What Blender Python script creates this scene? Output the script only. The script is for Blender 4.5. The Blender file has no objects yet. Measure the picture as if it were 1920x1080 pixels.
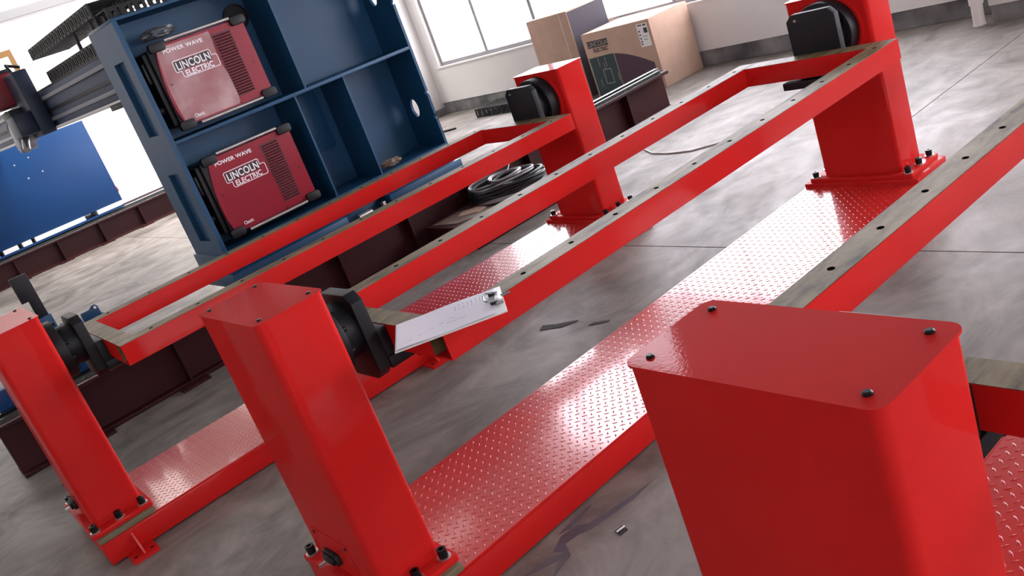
import bpy, bmesh, math, random
from mathutils import Vector, Matrix
random.seed(7)
S = bpy.context.scene
COL = S.collection
rad = math.radians

# ------------------------------------------------------------------ camera, sky, lights, exposure
cam_d = bpy.data.cameras.new('camera'); cam = bpy.data.objects.new('camera', cam_d); COL.objects.link(cam)
cam_d.sensor_width = 36.0; cam_d.lens = 1677.88 / 1920 * 36.0; cam_d.clip_start = 0.02; cam_d.clip_end = 200
R = ((0.70986544, -0.62043628, -0.33339147), (-0.45977857, -0.04961101, -0.88664672), (0.53356791, 0.78268612, -0.32048045))
m = Matrix(((R[0][0], -R[1][0], -R[2][0], -0.68403), (R[0][1], -R[1][1], -R[2][1], -2.32285), (R[0][2], -R[1][2], -R[2][2], 1.58148), (0, 0, 0, 1)))
cam.matrix_world = m
S.camera = cam
S.view_settings.view_transform = 'Standard'; S.view_settings.look = 'None'
S.view_settings.gamma = 1.0; S.view_settings.use_curve_mapping = False
S.view_settings.exposure = -0.3

w = bpy.data.worlds.new('overcast_sky'); S.world = w; w.use_nodes = True
bg = w.node_tree.nodes['Background']; bg.inputs[0].default_value = (0.98, 0.94, 1.0, 1); bg.inputs[1].default_value = 16.0

def area(name, loc, rot, sx, sy, power=0, color=(1, 1, 1), portal=False):
    d = bpy.data.lights.new(name, 'AREA'); d.shape = 'RECTANGLE'; d.size = sx; d.size_y = sy; d.energy = power; d.color = color
    if portal: d.cycles.is_portal = True
    o = bpy.data.objects.new(name, d); COL.objects.link(o); o.location = loc; o.rotation_euler = rot
    return o
# portals in the window openings (they only guide sampling of the sky)
area('window_portal', (6.7, -0.2, 1.85), (0, rad(90), 0), 2.4, 17, portal=True)
area('window_portal', (6.7, 7.35, 4.92), (0, rad(90), 0), 2.35, 3.9, portal=True)
area('window_portal', (6.7, 10.6, 3.2), (0, rad(90), 0), 5.0, 2.3, portal=True)
area('window_portal', (0.25, -7.1, 1.75), (rad(90), 0, 0), 5.5, 1.1, portal=True)

# ------------------------------------------------------------------ materials
def lin(c): return tuple(((x / 255) / 12.92 if x / 255 <= 0.04045 else ((x / 255 + 0.055) / 1.055) ** 2.4) for x in c) + (1,)
def mat(name, rgb, rough=0.5, metal=0.0, spec=0.5, coat=0.0, coat_rough=0.1, bump=None, var=None, emit=None):
    """rgb in 0-255 sRGB; bump=(scale,strength,distance); var=(scale, amount, stretch)"""
    M = bpy.data.materials.new(name); M.use_nodes = True
    nt = M.node_tree; N = nt.nodes; P = N['Principled BSDF']; Lk = nt.links.new
    P.inputs['Base Color'].default_value = lin(rgb); P.inputs['Roughness'].default_value = rough; P.inputs['Metallic'].default_value = metal
    P.inputs['Specular IOR Level'].default_value = spec; P.inputs['Coat Weight'].default_value = coat; P.inputs['Coat Roughness'].default_value = coat_rough
    tc = N.new('ShaderNodeTexCoord')
    if var:
        mp = N.new('ShaderNodeMapping'); mp.inputs['Scale'].default_value = var[2] if len(var) > 2 else (1, 1, 1)
        nz = N.new('ShaderNodeTexNoise'); nz.inputs['Scale'].default_value = var[0]; nz.inputs['Detail'].default_value = 5
        Lk(tc.outputs['Object'], mp.inputs['Vector']); Lk(mp.outputs[0], nz.inputs['Vector'])
        hs = N.new('ShaderNodeHueSaturation'); hs.inputs['Color'].default_value = lin(rgb)
        mr = N.new('ShaderNodeMapRange'); mr.inputs['From Min'].default_value = 0.3; mr.inputs['From Max'].default_value = 0.7
        mr.inputs['To Min'].default_value = 1 - var[1]; mr.inputs['To Max'].default_value = 1 + var[1]
        Lk(nz.outputs['Fac'], mr.inputs['Value']); Lk(mr.outputs[0], hs.inputs['Value']); Lk(hs.outputs[0], P.inputs['Base Color'])
    if bump:
        nb = N.new('ShaderNodeTexNoise'); nb.inputs['Scale'].default_value = bump[0]; nb.inputs['Detail'].default_value = 2
        Lk(tc.outputs['Object'], nb.inputs['Vector'])
        bp = N.new('ShaderNodeBump'); bp.inputs['Strength'].default_value = bump[1]; bp.inputs['Distance'].default_value = bump[2]
        Lk(nb.outputs['Fac'], bp.inputs['Height']); Lk(bp.outputs[0], P.inputs['Normal'])
        if coat: Lk(bp.outputs[0], P.inputs['Coat Normal'])
    if emit:
        P.inputs['Emission Color'].default_value = lin(rgb); P.inputs['Emission Strength'].default_value = emit
    return M

MAT = {}
def mk(name, *a, **k): MAT[name] = mat(name, *a, **k)
mk('red_paint', (196, 31, 29), 0.6, spec=0.04, coat=0.3, coat_rough=0.06, bump=(170, 0.09, 0.001), var=(3, 0.06))
mk('red_plate', (198, 34, 29), 0.3, spec=0.5, coat=1.0, coat_rough=0.1, bump=(90, 0.03, 0.001), var=(4, 0.05))
mk('black_steel', (17, 19, 24), 0.5, spec=0.3, bump=(120, 0.1, 0.001))
mk('black_bolt', (18, 17, 19), 0.35, metal=0.4)
mk('black_plastic', (15, 17, 21), 0.5, spec=0.35)
mk('steel', (170, 170, 172), 0.25, metal=1.0)
mk('zinc', (200, 200, 198), 0.3, metal=0.9)
mk('maroon', (52, 15, 18), 0.5, spec=0.25, var=(3, 0.12), bump=(60, 0.1, 0.002))
mk('blue_paint', (20, 68, 102), 0.42, spec=0.35, var=(2, 0.08), bump=(180, 0.08, 0.001))
mk('blue_panel', (4, 52, 100), 0.42, spec=0.3, var=(1.5, 0.08))
mk('beam_grey', (62, 74, 96), 0.5, var=(2, 0.1))
mk('machine_red', (136, 14, 38), 0.34, spec=0.35, var=(5, 0.05))
mk('vent_red', (84, 14, 28), 0.5)
mk('white_print', (235, 232, 235), 0.5)
mk('black_print', (28, 22, 26), 0.5)
mk('carton', (186, 156, 138), 0.85, spec=0.2, var=(9, 0.05))
mk('carton_print', (66, 62, 68), 0.8, spec=0.2)
mk('carton_print_green', (60, 74, 76), 0.8, spec=0.2)
mk('carton_print_plum', (84, 64, 76), 0.8, spec=0.2)
mk('carton_line', (150, 140, 128), 0.8, spec=0.2)
mk('tape', (205, 190, 170), 0.4)
mk('label_white', (228, 226, 224), 0.6)
mk('paper', (232, 230, 240), 0.75)
mk('paper_ink', (150, 148, 165), 0.8)
mk('grey_cable', (30, 33, 37), 0.4)
mk('light_cable', (128, 126, 128), 0.4)
mk('white_cable', (215, 212, 210), 0.5)
mk('wall_white', (232, 229, 226), 0.9, spec=0.2, var=(2.2, 0.03))
mk('frame_alu', (150, 148, 152), 0.45, metal=0.2)
mk('pipe_white', (226, 222, 218), 0.45)
mk('ceiling_white', (120, 122, 124), 0.9, spec=0.2, var=(1, 0.03))
mk('yellow_paint', (104, 72, 26), 0.5)
mk('dark_patch', (58, 55, 54), 0.8)
mk('knob_red', (170, 30, 40), 0.4)
mk('chain_black', (17, 18, 20), 0.55, spec=0.3)
mk('film_brown', (110, 92, 78), 0.5, var=(20, 0.2))
mk('stain_blue', (96, 93, 100), 0.5, spec=0.3, var=(9, 0.2))
mk('hole_black', (16, 15, 14), 0.9, spec=0.0)
mk('feeder_red', (112, 18, 30), 0.4)
mk('cladding', (92, 95, 100), 0.7, spec=0.25)
mk('film_grey', (84, 86, 92), 0.35, var=(20, 0.3))
mk('navy', (20, 34, 56), 0.45)
mk('rail_grey', (128, 130, 138), 0.4, metal=0.3)
mk('band_grey', (104, 104, 106), 0.7)
mk('olive_spacer', (108, 100, 76), 0.55, var=(12, 0.15))
mk('grey_flange', (78, 82, 78), 0.35, metal=0.5)

def rail_top_mat():
    M = bpy.data.materials.new('bare_rail_top'); M.use_nodes = True; nt = M.node_tree; N = nt.nodes; Lk = nt.links.new; P = N['Principled BSDF']
    P.inputs['Roughness'].default_value = 0.5; P.inputs['Metallic'].default_value = 0.0; P.inputs['Specular IOR Level'].default_value = 0.35
    tc = N.new('ShaderNodeTexCoord'); mp = N.new('ShaderNodeMapping'); mp.inputs['Scale'].default_value = (2.2, 9, 4)
    Lk(tc.outputs['Object'], mp.inputs[0])
    a = N.new('ShaderNodeTexNoise'); a.inputs['Scale'].default_value = 2.4; a.inputs['Detail'].default_value = 7; a.inputs['Roughness'].default_value = 0.68; Lk(mp.outputs[0], a.inputs['Vector'])
    r = N.new('ShaderNodeValToRGB'); e = r.color_ramp.elements
    e[0].position = 0.33; e[0].color = lin((40, 35, 26)); e[1].position = 0.60; e[1].color = lin((128, 110, 78))
    x = e.new(0.43); x.color = lin((98, 82, 52))
    Lk(a.outputs['Fac'], r.inputs['Fac']); Lk(r.outputs[0], P.inputs['Base Color'])
    b = N.new('ShaderNodeMapRange'); b.inputs['To Min'].default_value = 0.6; b.inputs['To Max'].default_value = 0.42; Lk(a.outputs['Fac'], b.inputs[0]); Lk(b.outputs[0], P.inputs['Roughness'])
    MAT['rail_top'] = M
rail_top_mat()

def concrete_mat():
    M = bpy.data.materials.new('concrete_floor'); M.use_nodes = True; nt = M.node_tree; N = nt.nodes; Lk = nt.links.new; P = N['Principled BSDF']
    tc = N.new('ShaderNodeTexCoord')
    def noise(scale, detail, stretch=(1, 1, 1), rough=0.6, rot=0.0, dist=0.0):
        mp = N.new('ShaderNodeMapping'); mp.inputs['Scale'].default_value = stretch; mp.inputs['Rotation'].default_value = (0, 0, rot)
        Lk(tc.outputs['Object'], mp.inputs[0]); n = N.new('ShaderNodeTexNoise'); n.inputs['Scale'].default_value = scale; n.inputs['Detail'].default_value = detail
        n.inputs['Roughness'].default_value = rough; n.inputs['Distortion'].default_value = dist; Lk(mp.outputs[0], n.inputs['Vector']); return n
    big = noise(0.9, 4, dist=0.6); mid = noise(2.2, 8, (1, 1.25, 1), 0.66, 0.5, 1.6); fine = noise(60, 3); streak = noise(1.6, 8, (1, 1.6, 1), 0.7, -0.35, 1.2)
    r = N.new('ShaderNodeValToRGB'); e = r.color_ramp.elements
    e[0].position = 0.36; e[0].color = lin((82, 77, 70)); e[1].position = 0.64; e[1].color = lin((150, 142, 136))
    mixf = N.new('ShaderNodeMix'); mixf.data_type = 'FLOAT'; mixf.inputs['Factor'].default_value = 0.55
    Lk(big.outputs['Fac'], mixf.inputs[2]); Lk(mid.outputs['Fac'], mixf.inputs[3]); Lk(mixf.outputs[0], r.inputs['Fac'])
    # dark dirt specks
    vo = N.new('ShaderNodeTexVoronoi'); vo.inputs['Scale'].default_value = 16; vo.inputs['Randomness'].default_value = 1; Lk(tc.outputs['Object'], vo.inputs['Vector'])
    lt = N.new('ShaderNodeMath'); lt.operation = 'LESS_THAN'; lt.inputs[1].default_value = 0.07; Lk(vo.outputs['Distance'], lt.inputs[0])
    gt = N.new('ShaderNodeMath'); gt.operation = 'GREATER_THAN'; gt.inputs[1].default_value = 0.56; Lk(mid.outputs['Fac'], gt.inputs[0])
    mu = N.new('ShaderNodeMath'); mu.operation = 'MULTIPLY'; Lk(lt.outputs[0], mu.inputs[0]); Lk(gt.outputs[0], mu.inputs[1])
    m2 = N.new('ShaderNodeMath'); m2.operation = 'MULTIPLY'; m2.inputs[1].default_value = 0.6; Lk(mu.outputs[0], m2.inputs[0])
    mx = N.new('ShaderNodeMix'); mx.data_type = 'RGBA'; Lk(m2.outputs[0], mx.inputs['Factor']); Lk(r.outputs[0], mx.inputs[6]); mx.inputs[7].default_value = lin((70, 64, 62))
    Lk(mx.outputs[2], P.inputs['Base Color'])
    rr = N.new('ShaderNodeMapRange'); rr.inputs['From Min'].default_value = 0.3; rr.inputs['From Max'].default_value = 0.7; rr.inputs['To Min'].default_value = 0.36; rr.inputs['To Max'].default_value = 0.62
    Lk(streak.outputs['Fac'], rr.inputs[0]); Lk(rr.outputs[0], P.inputs['Roughness'])
    P.inputs['Specular IOR Level'].default_value = 0.3
    bp = N.new('ShaderNodeBump'); bp.inputs['Strength'].default_value = 0.3; bp.inputs['Distance'].default_value = 0.003; Lk(mid.outputs['Fac'], bp.inputs['Height'])
    b2 = N.new('ShaderNodeBump'); b2.inputs['Strength'].default_value = 0.15; b2.inputs['Distance'].default_value = 0.001; Lk(fine.outputs['Fac'], b2.inputs['Height']); Lk(bp.outputs[0], b2.inputs['Normal'])
    Lk(b2.outputs[0], P.inputs['Normal'])
    MAT['concrete'] = M
concrete_mat()

def skirt_mat():
    M = bpy.data.materials.new('bare_wall_foot'); M.use_nodes = True; nt = M.node_tree; N = nt.nodes; Lk = nt.links.new; P = N['Principled BSDF']
    P.inputs['Roughness'].default_value = 0.85
    tc = N.new('ShaderNodeTexCoord'); a = N.new('ShaderNodeTexNoise'); a.inputs['Scale'].default_value = 3.5; a.inputs['Detail'].default_value = 7; Lk(tc.outputs['Object'], a.inputs['Vector'])
    r = N.new('ShaderNodeValToRGB'); e = r.color_ramp.elements; e[0].position = 0.35; e[0].color = lin((84, 84, 86)); e[1].position = 0.72; e[1].color = lin((150, 148, 146))
    Lk(a.outputs['Fac'], r.inputs['Fac']); Lk(r.outputs[0], P.inputs['Base Color']); MAT['skirt'] = M
skirt_mat()

def glass_mat():
    M = bpy.data.materials.new('window_glass'); M.use_nodes = True; nt = M.node_tree; N = nt.nodes; Lk = nt.links.new
    N.remove(N['Principled BSDF']); out = N['Material Output']
    t = N.new('ShaderNodeBsdfTransparent'); t.inputs[0].default_value = (0.96, 0.97, 0.98, 1); g = N.new('ShaderNodeBsdfGlossy'); g.inputs['Roughness'].default_value = 0.02
    f = N.new('ShaderNodeLayerWeight'); f.inputs['Blend'].default_value = 0.12; mx = N.new('ShaderNodeMixShader')
    Lk(f.outputs['Facing'], mx.inputs[0]); Lk(t.outputs[0], mx.inputs[1]); Lk(g.outputs[0], mx.inputs[2]); Lk(mx.outputs[0], out.inputs[0]); MAT['glass'] = M
    M = bpy.data.materials.new('clear_film'); M.use_nodes = True; nt = M.node_tree; N = nt.nodes; Lk = nt.links.new
    P = N['Principled BSDF']; out = N['Material Output']; P.inputs['Base Color'].default_value = lin((232, 205, 205)); P.inputs['Roughness'].default_value = 0.3
    t = N.new('ShaderNodeBsdfTransparent'); mx = N.new('ShaderNodeMixShader')
    tc = N.new('ShaderNodeTexCoord'); a = N.new('ShaderNodeTexNoise'); a.inputs['Scale'].default_value = 5; a.inputs['Detail'].default_value = 3; Lk(tc.outputs['Object'], a.inputs['Vector'])
    r = N.new('ShaderNodeMapRange'); r.inputs['From Min'].default_value = 0.3; r.inputs['From Max'].default_value = 0.7; r.inputs['To Min'].default_value = 0.12; r.inputs['To Max'].default_value = 0.5; Lk(a.outputs['Fac'], r.inputs[0])
    Lk(r.outputs[0], mx.inputs[0]); Lk(t.outputs[0], mx.inputs[1]); Lk(P.outputs[0], mx.inputs[2]); Lk(mx.outputs[0], out.inputs[0]); MAT['film'] = M
glass_mat()

# ------------------------------------------------------------------ mesh helpers
class MB:
    def __init__(s): s.v = []; s.f = []; s.mi = []; s.cur = 0
    def add(s, vs, fs):
        o = len(s.v); s.v += [tuple(p) for p in vs]; s.f += [tuple(i + o for i in f) for f in fs]; s.mi += [s.cur] * len(fs); return s
    def box(s, x0, x1, y0, y1, z0, z1):
        return s.add([(x, y, z) for z in (z0, z1) for y in (y0, y1) for x in (x0, x1)], [(0, 2, 3, 1), (4, 5, 7, 6), (0, 1, 5, 4), (2, 6, 7, 3), (0, 4, 6, 2), (1, 3, 7, 5)])
    def prism(s, poly, a0, a1, axis='z'):
        n = len(poly)
        def P(p, a): return {'z': (p[0], p[1], a), 'y': (p[0], a, p[1]), 'x': (a, p[0], p[1])}[axis]
        vs = [P(p, a0) for p in poly] + [P(p, a1) for p in poly]
        fs = [tuple(range(n))[::-1], tuple(range(n, 2 * n))] + [(i, (i + 1) % n, n + (i + 1) % n, n + i) for i in range(n)]
        return s.add(vs, fs)
    def ringprism(s, outer, inner, a0, a1, axis='z'):
        n = len(outer)
        def P(p, a): return {'z': (p[0], p[1], a), 'y': (p[0], a, p[1]), 'x': (a, p[0], p[1])}[axis]
        vs = [P(p, a0) for p in outer] + [P(p, a1) for p in outer] + [P(p, a0) for p in inner] + [P(p, a1) for p in inner]; fs = []
        for i in range(n):
            j = (i + 1) % n
            fs += [(i, j, n + j, n + i), (2 * n + j, 2 * n + i, 3 * n + i, 3 * n + j), (n + i, n + j, 3 * n + j, 3 * n + i), (j, i, 2 * n + i, 2 * n + j)]
        return s.add(vs, fs)
    def cyl(s, c, r, h, axis='z', n=20, r2=None):
        r2 = r if r2 is None else r2; vs = []
        for k, rr in ((0, r), (h, r2)):
            for i in range(n):
                a = 2 * math.pi * i / n; u, v = rr * math.cos(a), rr * math.sin(a)
                vs.append({'z': (c[0] + u, c[1] + v, c[2] + k), 'x': (c[0] + k, c[1] + u, c[2] + v), 'y': (c[0] + v, c[1] + k, c[2] + u)}[axis])
        return s.add(vs, [tuple(range(n))[::-1], tuple(range(n, 2 * n))] + [(i, (i + 1) % n, n + (i + 1) % n, n + i) for i in range(n)])
    def tube(s, pts, r, n=8, closed=False):
        pts = [Vector(p) for p in pts]; N = len(pts); vs = []; prev = None
        for i, p in enumerate(pts):
            a = pts[(i - 1) % N] if (closed or i > 0) else p; b = pts[(i + 1) % N] if (closed or i < N - 1) else p
            t = (b - a).normalized(); u = t.cross(Vector((0, 0, 1)))
            if u.length < 1e-4: u = t.cross(Vector((1, 0, 0)))
            u.normalize()
            if prev is not None and u.dot(prev) < 0: u = -u
            prev = u; v = t.cross(u)
            for k in range(n):
                an = 2 * math.pi * k / n; vs.append(p + (u * math.cos(an) + v * math.sin(an)) * r)
        fs = []
        for i in range(N if closed else N - 1):
            j = (i + 1) % N
            for k in range(n): fs.append((i * n + k, i * n + (k + 1) % n, j * n + (k + 1) % n, j * n + k))
        if not closed: fs += [tuple(range(n)), tuple(range((N - 1) * n, N * n))[::-1]]
        return s.add(vs, fs)
    def quad(s, a, b, c, d): return s.add([a, b, c, d], [(0, 1, 2, 3)])
    def mesh(s, name, mats, smooth=35, bevel=None):
        me = bpy.data.meshes.new(name); me.from_pydata(s.v, [], s.f)
        for mm in mats: me.materials.append(MAT[mm])
        me.polygons.foreach_set('material_index', s.mi)
        bm = bmesh.new(); bm.from_mesh(me); bmesh.ops.recalc_face_normals(bm, faces=bm.faces)
        if bevel:
            es = [e for e in bm.edges if len(e.link_faces) == 2 and e.calc_face_angle(0) > 0.6]
            bmesh.ops.bevel(bm, geom=es, offset=bevel, segments=2, affect='EDGES', profile=0.5, clamp_overlap=True)
        bm.to_mesh(me); bm.free()
        if smooth:
            me.polygons.foreach_set('use_smooth', [True] * len(me.polygons)); me.set_sharp_from_angle(angle=rad(smooth))
        me.update(); return me
    def build(s, name, mats, parent=None, smooth=35, bevel=None, loc=None, rot=None):
        if isinstance(mats, str): mats = [mats]
        return link(name, s.mesh(name, mats, smooth, bevel), parent, loc, rot)

def link(name, me, parent=None, loc=None, rot=None):
    o = bpy.data.objects.new(name, me); COL.objects.link(o)
    if parent: o.parent = parent
    if loc: o.location = loc
    if rot: o.rotation_euler = rot
    return o
def rrect(x0, x1, y0, y1, r, n=5):
    out = []
    for cx, cy, a0 in ((x1 - r, y1 - r, 0), (x0 + r, y1 - r, 90), (x0 + r, y0 + r, 180), (x1 - r, y0 + r, 270)):
        for i in range(n + 1):
            a = rad(a0 + 90 * i / n); out.append((cx + r * math.cos(a), cy + r * math.sin(a)))
    return out
def circ(cx, cy, r, n=24, ry=None):
    ry = ry or r; return [(cx + r * math.cos(2 * math.pi * i / n), cy + ry * math.sin(2 * math.pi * i / n)) for i in range(n)]
def tag(o, label=None, cat=None, group=None, kind=None):
    if label: o['label'] = label
    if cat: o['category'] = cat
    if group: o['group'] = group
    if kind: o['kind'] = kind
    return o
def empty(name, loc=(0, 0, 0), rz=0.0, label=None, cat=None, group=None):
    o = bpy.data.objects.new(name, None); COL.objects.link(o); o.location = loc; o.rotation_euler = (0, 0, rz); o.empty_display_size = 0.1
    return tag(o, label, cat, group)
def copy_tree(o, parent=None):
    c = o.copy(); COL.objects.link(c); c.parent = parent
    for ch in [k for k in bpy.data.objects if k.parent == o and k.name in ALLNAMES]: copy_tree(ch, c)
    return c
ALLNAMES = set()
def struct(o): o['kind'] = 'structure'; return o
def text(name, body, size, matname, parent, origin, right, up, bold=0.0, sx=1.0, shear=0.0, align='LEFT', depth=0.0008):
    cu = bpy.data.curves.new(name, 'FONT'); cu.body = body; cu.size = size; cu.align_x = align; cu.offset = bold; cu.shear = shear; cu.extrude = depth; cu.space_character = 1.05
    t = bpy.data.objects.new(name, cu); COL.objects.link(t); bpy.context.view_layer.update()
    me = bpy.data.meshes.new_from_object(t.evaluated_get(bpy.context.evaluated_depsgraph_get())); bpy.data.objects.remove(t)
    r = Vector(right).normalized(); u = Vector(up).normalized(); n = r.cross(u); o3 = Vector(origin)
    for v in me.vertices: v.co = o3 + r * v.co.x * sx + u * v.co.y + n * v.co.z
    me.materials.clear(); me.materials.append(MAT[matname]); me.name = name
    return link(name, me, parent)

# ------------------------------------------------------------------ setting
WX = 6.65; LY = 12.0; RY = -7.0; BX = -6.0; CZ = 6.4
floor = MB().box(BX, WX + 0.3, RY, LY + 0.3, -0.2, -0.005).build('floor', 'dark_patch'); struct(floor)
g = 0.004
for (x0, x1, y0, y1) in ((BX, 2.497 - g, RY, -5.3), (BX, 2.497 - g, -5.3 + 2 * g, 5.6), (BX, 2.497 - g, 5.6 + 2 * g, LY), (2.497 + g, WX, RY, -5.6), (2.497 + g, WX, -5.6 + 2 * g, 0.391 - g), (2.497 + g, WX, 0.391 + g, 6.4), (2.497 + g, WX, 6.4 + 2 * g, LY)):
    MB().box(x0, x1, y0, y1, -0.03, 0.0).build('concrete_slab', 'concrete', floor)

for poly in ([(0.30, -0.352), (0.42, -0.372), (0.47, -0.40), (0.455, -0.365), (0.52, -0.335), (0.58, -0.345), (0.60, -0.375), (0.68, -0.398), (0.76, -0.415), (0.85, -0.43), (0.75, -0.435), (0.66, -0.42), (0.58, -0.405), (0.55, -0.385), (0.50, -0.375), (0.47, -0.43), (0.36, -0.455), (0.44, -0.41)], [(0.52, -0.322), (0.60, -0.312), (0.68, -0.318), (0.62, -0.335), (0.56, -0.34)]):
    MB().prism(poly, 0.0, 0.0004).build('paint_stain', 'stain_blue', floor)

def wall_with_openings(name, axis, a, th, u0, u1, z0, z1, holes, matname='wall_white'):
    """wall in plane axis=a, thickness th outward, u range, holes = list of (u0,u1,z0,z1) sorted rows"""
    b = MB(); holes = [(h[0], h[1], max(h[2], z0), min(h[3], z1)) for h in holes]
    us = sorted({u0, u1, *[h[0] for h in holes], *[h[1] for h in holes]}); zs = sorted({z0, z1, *[h[2] for h in holes], *[h[3] for h in holes]})
    for i in range(len(zs) - 1):
        run = None
        for j in range(len(us) - 1):
            cu, cz = (us[j] + us[j + 1]) / 2, (zs[i] + zs[i + 1]) / 2
            solid = not any(h[0] < cu < h[1] and h[2] < cz < h[3] for h in holes)
            if solid and run is None: run = us[j]
            if (not solid or j == len(us) - 2) and run is not None:
                e = us[j + 1] if solid else us[j]
                if axis == 'x': b.box(min(a, a + th), max(a, a + th), run, e, zs[i], zs[i + 1])
                else: b.box(run, e, min(a, a + th), max(a, a + th), zs[i], zs[i + 1])
                run = None
    return struct(b.build(name, matname, smooth=None))
W1 = (-6.6, 8.2, 0.65, 2.95); W2 = (5.4, 9.3, 3.75, 6.1); W1b = (9.4, 11.8, 0.65, 5.7)
wf = wall_with_openings('wall_front', 'x', WX, 0.24, RY, LY, 0.155, 3.3, [W1, W1b])
wu = wall_with_openings('wall_front_upper', 'x', WX, 0.24, RY, LY, 3.3, CZ, [W2, W1b], 'cladding')
wl = wall_with_openings('wall_left', 'y', LY, 0.24, BX, WX, 0.0, CZ, [])
W3 = (-2.5, 3.0, 1.2, 2.3)
wr = wall_with_openings('wall_right', 'y', RY, -0.24, BX, WX, 0.0, CZ, [W3])
wb = wall_with_openings('wall_back', 'x', BX, -0.24, RY, LY, 0.0, CZ, [])
struct(MB().box(BX - 0.3, WX + 0.3, RY - 0.3, LY + 0.3, CZ, CZ + 0.15).build('ceiling', 'ceiling_white'))
struct(MB().box(WX + 0.012, WX + 0.24, RY, LY, 0, 0.155).build('baseboard_front', 'skirt'))
# corner pillar and the pilaster behind the drain pipe
struct(MB().box(6.15, WX + 0.05, 8.43, 9.1, 0.09, CZ).build('trim_1', 'wall_white', bevel=0.01))
struct(MB().box(6.165, WX + 0.05, 8.445, 9.085, 0, 0.09).build('trim_2', 'skirt'))
struct(MB().box(6.36, WX + 0.05, 0.05, 0.80, 0.12, CZ).build('trim_3', 'wall_white', bevel=0.01))
struct(MB().box(6.375, WX + 0.05, 0.06, 0.79, 0, 0.12).build('trim_4', 'skirt'))
struct(MB().box(BX, WX, LY - 0.04, LY, 3.24, 3.36).build('trim_5', 'band_grey'))

def window(name, axis, a, u0, u1, z0, z1, step, first, inset=0.12, zsplit=None):
    fr = MB(); t = 0.05; d0, d1 = (a + inset, a + inset + 0.05)
    def bx(ua, ub, za, zb):
        if axis == 'x': fr.box(d0, d1, ua, ub, za, zb)
        else: fr.box(ua, ub, a - inset - 0.05, a - inset, za, zb)
    bx(u0, u1, z0, z0 + t); bx(u0, u1, z1 - t, z1); bx(u0, u0 + t, z0 + t, z1 - t); bx(u1 - t, u1, z0 + t, z1 - t)
    f = fr.build(name, 'frame_alu'); struct(f)
    us = [u0 + t]; u = first
    while u < u1 - 0.3:
        mm = MB()
        if axis == 'x': mm.box(d0 + 0.002, d1 - 0.002, u - 0.028, u + 0.028, z0 + t, z1 - t)
        else: mm.box(u - 0.02, u + 0.02, a - inset - 0.048, a - inset - 0.002, z0 + t, z1 - t)
        mm.build('mullion', 'frame_alu', f); us.append(u); u += step
    us.append(u1 - t)
    for i in range(len(us) - 1):
        gg = MB()
        if axis == 'x': gg.box(d0 + 0.022, d0 + 0.028, us[i], us[i + 1], z0 + t, z1 - t)
        else: gg.box(us[i], us[i + 1], a - inset - 0.028, a - inset - 0.022, z0 + t, z1 - t)
        gg.build('pane', 'glass', f)
    return f
s1 = window('window_1', 'x', WX, W1[0], W1[1], W1[2], W1[3], 1.065, 7.13 - 1.065 * 12, inset=0.05)
window('window_2', 'x', WX, W2[0], W2[1], W2[2], W2[3], 1.3, W2[0] + 1.3)
window('added_window_3', 'x', WX, W1b[0], W1b[1], W1b[2], W1b[3], 1.1, W1b[0] + 1.1)  # unseen window, added and enlarged to light the left wall
window('window_4', 'y', RY, W3[0], W3[1], W3[2], W3[3], 1.5, W3[0] + 1.5)
struct(MB().box(WX - 0.015, WX + 0.05, W1[0], W1[1] + 0.1, 0.63, 0.652).build('trim_6', 'wall_white', bevel=0.004))

# drain pipe
p = MB().cyl((6.335, 0.87, 0.0), 0.042, 5.5, n=18).build('drain_pipe', 'pipe_white'); tag(p, 'white plastic drain pipe standing in the wall corner', 'pipe')
MB().cyl((6.335, 0.87, 0.0), 0.046, 0.012, n=18).build('foot_collar', 'pipe_white', p)
MB().cyl((6.335, 0.87, 0.16), 0.05, 0.05, n=18).build('pipe_socket', 'pipe_white', p)

# ------------------------------------------------------------------ welding positioners
D, CW, H = 0.2008, 0.2043, 1.0
RI, RO, ZT, ZB = 0.3054, 0.3926, 0.7923, 0.7078
R0, R1 = 0.375, 2.8457
T0, T1 = 3.0125, 3.205
SZ = 0.838
def bolt(parent, x, y, z, name='anchor_bolt'):
    b = MB(); b.cyl((0, 0, 0), 0.021, 0.004, n=18); b.mi[-1] = 0
    b.cur = 1; b.ringprism(circ(0, 0, 0.0145, 16), circ(0, 0, 0.0075, 16), 0.004, 0.03); b.cyl((0, 0, 0.004), 0.0076, 0.014, n=12)
    key = 'bolt_mesh'
    if key not in CACHE: CACHE[key] = b.mesh('anchor_bolt', ['zinc', 'black_bolt'])
    return link(name, CACHE[key], parent, (x, y, z))
CACHE = {}
def screw(parent, x, y, z):
    if 'screw' not in CACHE:
        b = MB(); b.cyl((0, 0, 0), 0.0068, 0.0025, n=14); b.cyl((0, 0, 0.0025), 0.0068, 0.0025, n=14, r2=0.0045); CACHE['screw'] = b.mesh('cover_screw', ['black_bolt'])
    return link('cover_screw', CACHE['screw'], parent, (x, y, z))

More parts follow.
